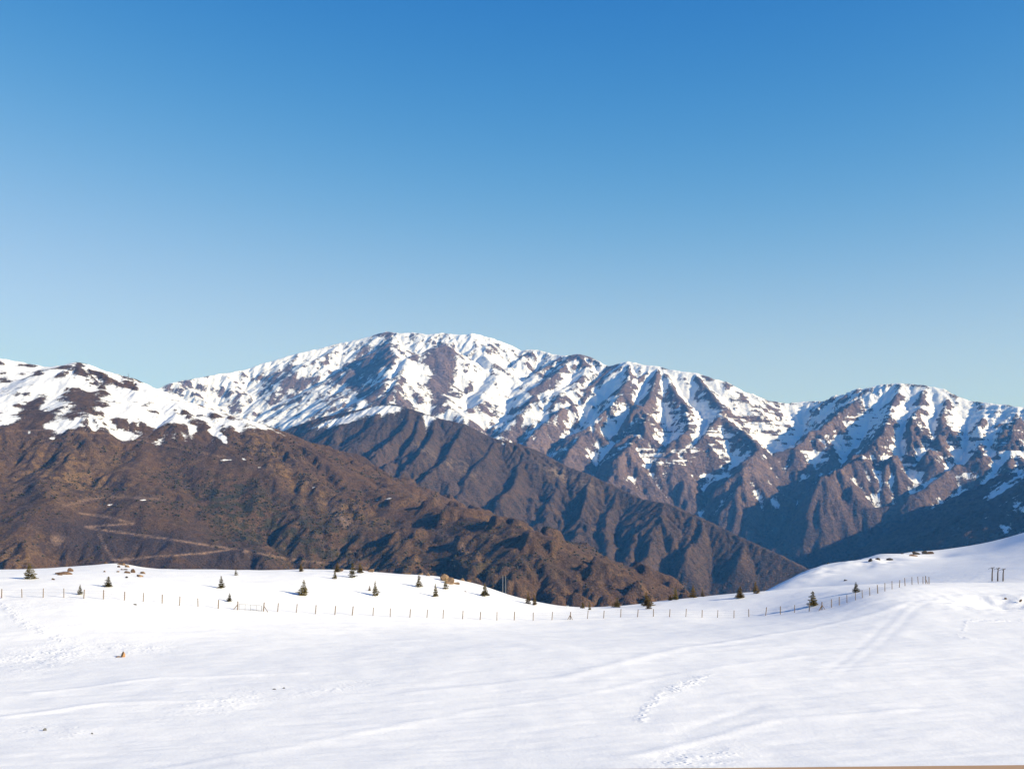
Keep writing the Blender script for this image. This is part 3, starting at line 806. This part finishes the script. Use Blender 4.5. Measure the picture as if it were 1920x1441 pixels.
# ------------------------------------------------------------------ utility poles
n = NT("pole_timber"); M_pole = n.done(n.mix(n.noise(3, 3, .6, n.scalevec(5, 5, .5)), (.07, .05, .038), (.13, .10, .08)), .85)
n = NT("dark_iron"); M_iron = n.done((.035, .035, .04), .6)
n = NT("ceramic"); M_cer = n.done((.12, .08, .06), .35)
def pole_root(px, ptop, pbase, D, label, group):
    x, y, g = hit(px, pbase, hill_z, 290, 420); zt = P(px, ptop, y)[2]
    t = empty("utility_pole", (x, y, g)); tag(t, label, "pole", group); return t, zt - g
for (qx, qt, lab) in [(1862, 1063.5, "leftmost of three timber power poles on the right"), (1872.5, 1064.5, "middle one of three timber power poles on the right"), (1882.5, 1066, "rightmost of three timber power poles on the right")]:
    t, h = pole_root(qx - 2, qt, 1089, 350, lab, "power poles on the right")
    add_tube("pole", t, [(0, 0, -.5), (.12, 0, h * .6), (.3, 0, h)], [.19, .16, .12], M_pole, 8)
    add_tube("crossarm", t, [(-.35, -.7, h - .22), (1.0, .7, h - .02)], .085, M_iron, 6)
    add_tube("bracket", t, [(-1.0, -.4, h - .35), (-.15, .1, h - .12)], .05, M_iron, 6)
    for sx in (-.25, .35, .85):
        add_tube("insulator", t, [(sx, sx * .9 - .25, h - .1), (sx, sx * .9 - .25, h + .16)], [.07, .05], M_cer, 6)
t = empty("utility_pole", P(945, 1118, 330)); tag(t, "twin-legged timber pole behind the falling snow crest", "pole")
zb = P(945, 1118, 330)[2]; zt = P(945, 1078, 330)[2] - zb; gz0 = float(field_z(t.location.x, 330)) - zb - .5
for sx in (-.32, .42):
    add_tube("pole", t, [(sx - .08, 0, gz0), (sx, 0, zt)], [.11, .085], M_gate, 7)
add_tube("crossarm", t, [(-.75, 0, zt - .2), (.95, 0, zt - .2)], .07, M_iron, 6)
for sx in (-.6, .05, .8): add_tube("insulator", t, [(sx, 0, zt - .15), (sx, 0, zt + .2)], [.06, .045], M_cer, 6)

# lattice masts on the left skyline
n = NT("mast_steel"); M_mast = n.done((.16, .17, .19), .6)
def hb(px, D):
    x = P(px, 700, D)[0]
    r = int(round((D - YB[0, 0]) / DYB)); c = int(round((x - XB[0, 0]) / DXB)); return Vector((float(XB[r, c]), float(YB[r, c]), float(HB[r, c])))
for px_, top_, lab in [(210, 699, "left thin lattice mast on the snowy left skyline"), (240, 699.5, "right thin lattice mast above the dark skyline crag")]:
    D = crest_D(B_C, px_); p = hb(px_, D)
    t = empty("lattice_mast", p); tag(t, lab, "mast", "masts on the left skyline"); h = P(px_, top_, p.y)[2] - p.z
    for k in range(4):
        a = math.pi / 4 + k * math.pi / 2
        add_tube("leg", t, [(1.6 * math.cos(a), 1.6 * math.sin(a), -2), (.35 * math.cos(a), .35 * math.sin(a), h)], .22, M_mast, 4)
    for zz in np.linspace(.15, .9, 6):
        r = 1.6 + (.35 - 1.6) * zz
        add_tube("lattice_ring", t, [(r * math.cos(math.pi / 4 + k * math.pi / 2), r * math.sin(math.pi / 4 + k * math.pi / 2), h * zz) for k in range(5)], .14, M_mast, 4)
    for zz in (.7, .85): add_tube("crossarm", t, [(-2.6, 0, h * zz), (2.6, 0, h * zz)], .2, M_mast, 4)

# ------------------------------------------------------------------ rocks
def rock_mat(name, a, b, c):
    n = NT(name); f = n.noise(1.1, 4, .65)
    col = n.mix(n.rng(f, .35, .65), a, b); col = n.mix(n.rng(n.noise(5, 4, .7), .55, .7), col, c)
    return n.done(col, .9, n.bump(n.noise(4, 5, .65), .12))
M_tan = rock_mat("tan_rock", (.32, .21, .125), (.17, .115, .08), (.075, .055, .045))
M_org = rock_mat("orange_rock", (.48, .27, .12), (.38, .21, .10), (.25, .15, .08))
M_brn = rock_mat("brown_rock", (.19, .115, .07), (.12, .075, .05), (.30, .19, .11))
M_drk = rock_mat("dark_rock", (.055, .05, .048), (.085, .07, .06), (.03, .028, .028))
M_gry = rock_mat("grey_stone", (.10, .10, .105), (.16, .155, .15), (.06, .06, .06))
import bmesh
def rock_mesh(seed, sub=2):
    bm = bmesh.new(); bmesh.ops.create_icosphere(bm, subdivisions=sub, radius=1.0)
    r = np.random.RandomState(seed); pl = r.randn(13, 3); pl /= np.linalg.norm(pl, axis=1)[:, None]; off = r.uniform(.42, .85, 13)
    for v in bm.verts:
        c = np.array(v.co)
        for n_, o_ in zip(pl, off):
            d = c @ n_ - o_
            if d > 0: c -= n_ * d
        c *= 1 + r.uniform(-.09, .09); v.co = c
    m = bpy.data.meshes.new("rock"); bm.to_mesh(m); bm.free(); return m
def rock(px, py, w, h, mat, label, seed, fz=field_z, lo=70, hi=330, rot=None, group=None, name="rock"):
    p = hit(px, py, fz, lo, hi); s = p.y / F
    m = rock_mesh(seed); m.materials.append(mat)
    o = new_obj(name, m); o.location = p + Vector((0, 0, h * s * .10))
    o.scale = (w * s * .62, max(.3 * w, .6 * h) * s * .9, h * s * .8); o.rotation_euler = (0, 0, rot if rot is not None else random.Random(seed).uniform(-.5, .5))
    return tag(o, label, "rock", group)
RK = [(118, 1076, 28, 6, M_brn, "long flat brown rock ledge on the left snow rise"), (112, 1078, 10, 3, M_brn, "low sliver of rock left of the flat brown ledge"), (131, 1071, 12, 8, M_brn, "blocky rock at the right end of the flat brown ledge"),
      (99, 1086.5, 9, 5, M_tan, "small lone tan rock right of the large far-left conifer"), (196, 1072, 6, 4, M_tan, "small pale stone right of the flat brown ledge"), (198, 1056, 8, 6, M_brn, "pointed rock on the very top of the left rise"),
      (229, 1059, 20, 7, M_tan, "broad tan rock capping the left rise"), (238, 1063, 10, 6, M_tan, "tan rock at the right edge of the cap outcrop"), (222, 1063, 7, 4, M_brn, "small brown stone under the tan cap rock"), (235, 1068, 10, 4, M_brn, "thin brown rock just below the cap outcrop"),
      (239, 1074, 11, 6, M_brn, "dark brown rock in the middle of the left outcrop"), (250, 1073, 11, 8, M_brn, "angular brown rock beside the middle of the left outcrop"), (262, 1081, 13, 8, M_tan, "big tan rock lowest on the right of the left outcrop"), (268, 1075, 11, 6, M_tan, "tan rock at the right end of the left outcrop"),
      (237, 1083, 6, 5, M_drk, "small black stone below the left outcrop"), (221, 1072, 7, 3, M_tan, "flat pale stone on the left side of the outcrop"), (228, 1068, 6, 3, M_brn, "tiny brown stone between cap rock and outcrop"),
      (640, 1070, 10, 6, M_brn, "brown rock on the crest beside the brown-topped conifer"), (696, 1072, 14, 8, M_tan, "pale round boulder on the crest right of the dark conifer"), (762, 1076, 15, 5, M_tan, "low tan rock on the crest, first of the right row"),
      (788, 1077, 12, 7, M_tan, "left of two round crest boulders above a conifer"), (802, 1079, 11, 7, M_tan, "right of two round crest boulders above a conifer"), (833, 1088, 17, 15, M_tan, "tall left block of the large tan boulder group"), (843, 1094, 22, 15, M_tan, "largest tan boulder behind a conifer"),
      (856, 1095, 13, 6, M_tan, "low tan rock right of the largest boulder"), (867, 1088, 13, 7, M_tan, "tan rock on the crest right of the largest boulder"), (879, 1090, 9, 7, M_brn, "last small rock of the crest row"),
      (873, 1109, 6, 2.5, M_drk, "thin dark stone on the snow left of the shoulder conifer"), (253, 1134, 6, 3, M_drk, "small dark stone in the snow just below the left fence"),
      (231, 1231, 11, 11, M_org, "round orange rock alone in the left foreground snow"), (222, 1231.5, 9, 4, M_brn, "low brown rock against the round orange foreground rock"),
      (83, 1369, 7, 6, M_gry, "dark grey stone in the snow at bottom left"), (173, 1376, 5, 4, M_gry, "smaller grey stone right of the bottom-left stone"), (532, 1290, 6, 4, M_gry, "dark pebble of a pair in the middle-left snow"), (515, 1292, 8, 3, M_gry, "flat grey stone left of the dark pebble"),
      (1886, 1122, 5, 3, M_brn, "small brown stone above the hollow at far right"), (1914, 1126, 6, 4, M_brn, "brown stone at the right edge above the hollow")]
for i, (a, b, w, h, mt, lab) in enumerate(RK): rock(a, b, w, h, mt, lab, 300 + i)
HR = [(1718, 1039, 16, 8, M_drk, "black crag on the crest of the right snow hill"), (1733, 1038, 12, 9, M_drk, "dark block beside the black crag on the snow hill"), (1712, 1042, 16, 5, M_brn, "low brown rock left of the black crag"), (1745, 1038, 16, 6, M_brn, "dry brown tussock rock right of the black crag"),
      (1633, 1051, 10, 6, M_drk, "left dark rock under the snow cornice of the hill"), (1645, 1049, 11, 5, M_drk, "middle dark rock under the snow cornice of the hill"), (1668, 1050, 14, 5, M_drk, "right dark rock under the snow cornice of the hill"), (1586, 1088, 10, 3, M_drk, "thin dark rock lying low on the snow hill"),
      (1553, 1056, 7, 3, M_drk, "small dark rock at the left foot of the snow hill crest"), (1692, 1038, 6, 2, M_drk, "tiny dark rock on the crest left of the black crag")]
for i, (a, b, w, h, mt, lab) in enumerate(HR): rock(a, b, w, h, mt, lab, 400 + i, hill_z, 295, 560)

# two white marker stakes in the saddle
p = hit(1064, 1139)
t = empty("marker_stakes", p); tag(t, "pair of short white stakes in the snow saddle", "stake")
n = NT("white_paint"); M_wh = n.done((.8, .8, .78), .6)
for sx in (-.14, .14): add_tube("stake", t, [(sx, 0, -.2), (sx, 0, .45)], .06, M_wh, 6)

# ------------------------------------------------------------------ wooden handrail of the lookout, its edge just enters at bottom right
n = NT("planed_timber"); M_rail = n.done(n.mix(n.noise(9, 4, .6, n.scalevec(.6, 6, 6)), (.42, .25, .13), (.55, .35, .20)), .6)
a = Vector(P(820, 1443.5, 1.5)); b = Vector(P(2100, 1431.5, 1.5)); a2 = a + (a - b) * .9
rail = empty("handrail", (a.x, a.y, float(field_z(a.x, a.y)))); tag(rail, "pale timber handrail just entering along the bottom right edge", "handrail")
o = rail.location
def bar(name, p, q, w, h):
    d = (q - p).normalized(); u = Vector((-d.y, d.x, 0)).normalized() * w / 2; up = Vector((0, 0, 1)) * h
    V = [p - u - up, p + u - up, p + u, p - u, q - u - up, q + u - up, q + u, q - u]
    m = mesh_py(name, [tuple(v - o) for v in V], [(0, 1, 2, 3), (7, 6, 5, 4), (0, 4, 5, 1), (1, 5, 6, 2), (2, 6, 7, 3), (3, 7, 4, 0)]); m.materials.append(M_rail); return new_obj(name, m, rail)
bar("top_rail", a2 - Vector((0, .07, 0)), b - Vector((0, .07, 0)), .14, .04)
for tt in (.05, .95):
    q = a2 + (b - a2) * tt; g = float(field_z(q.x, q.y))
    bar("post", Vector((q.x - .05, q.y - .07, q.z - .043)), Vector((q.x + .05, q.y - .07, q.z - .043)), .1, q.z - .043 - g + .3)

# ------------------------------------------------------------------ haze: the air between here and the mountains
bmx = bmesh.new(); bmesh.ops.create_cube(bmx, size=1.0)
hm = bpy.data.meshes.new("haze"); bmx.to_mesh(hm); bmx.free()
haze = bpy.data.objects.new("haze", hm); COL.objects.link(haze)
top = max(float(v) for v in (mA.vertices[0].co.z, max(q[2] for q in ac))) + 60
haze.location = (0, 6250, (top - 720) / 2); haze.scale = (18400, 18000, top + 720)
haze["kind"] = "stuff"
hm_ = bpy.data.materials.new("haze_air"); hm_.use_nodes = True
hn = hm_.node_tree.nodes; hn.remove(hn["Principled BSDF"])
pv = hn.new("ShaderNodeVolumePrincipled"); pv.inputs["Color"].default_value = (.09, .38, 1.0, 1); pv.inputs["Density"].default_value = 3.4e-5
pv.inputs["Absorption Color"].default_value = (1, 1, 1, 1)
pv.inputs["Anisotropy"].default_value = 0.0
hm_.node_tree.links.new(pv.outputs[0], hn["Material Output"].inputs["Volume"])
hm.materials.append(hm_)
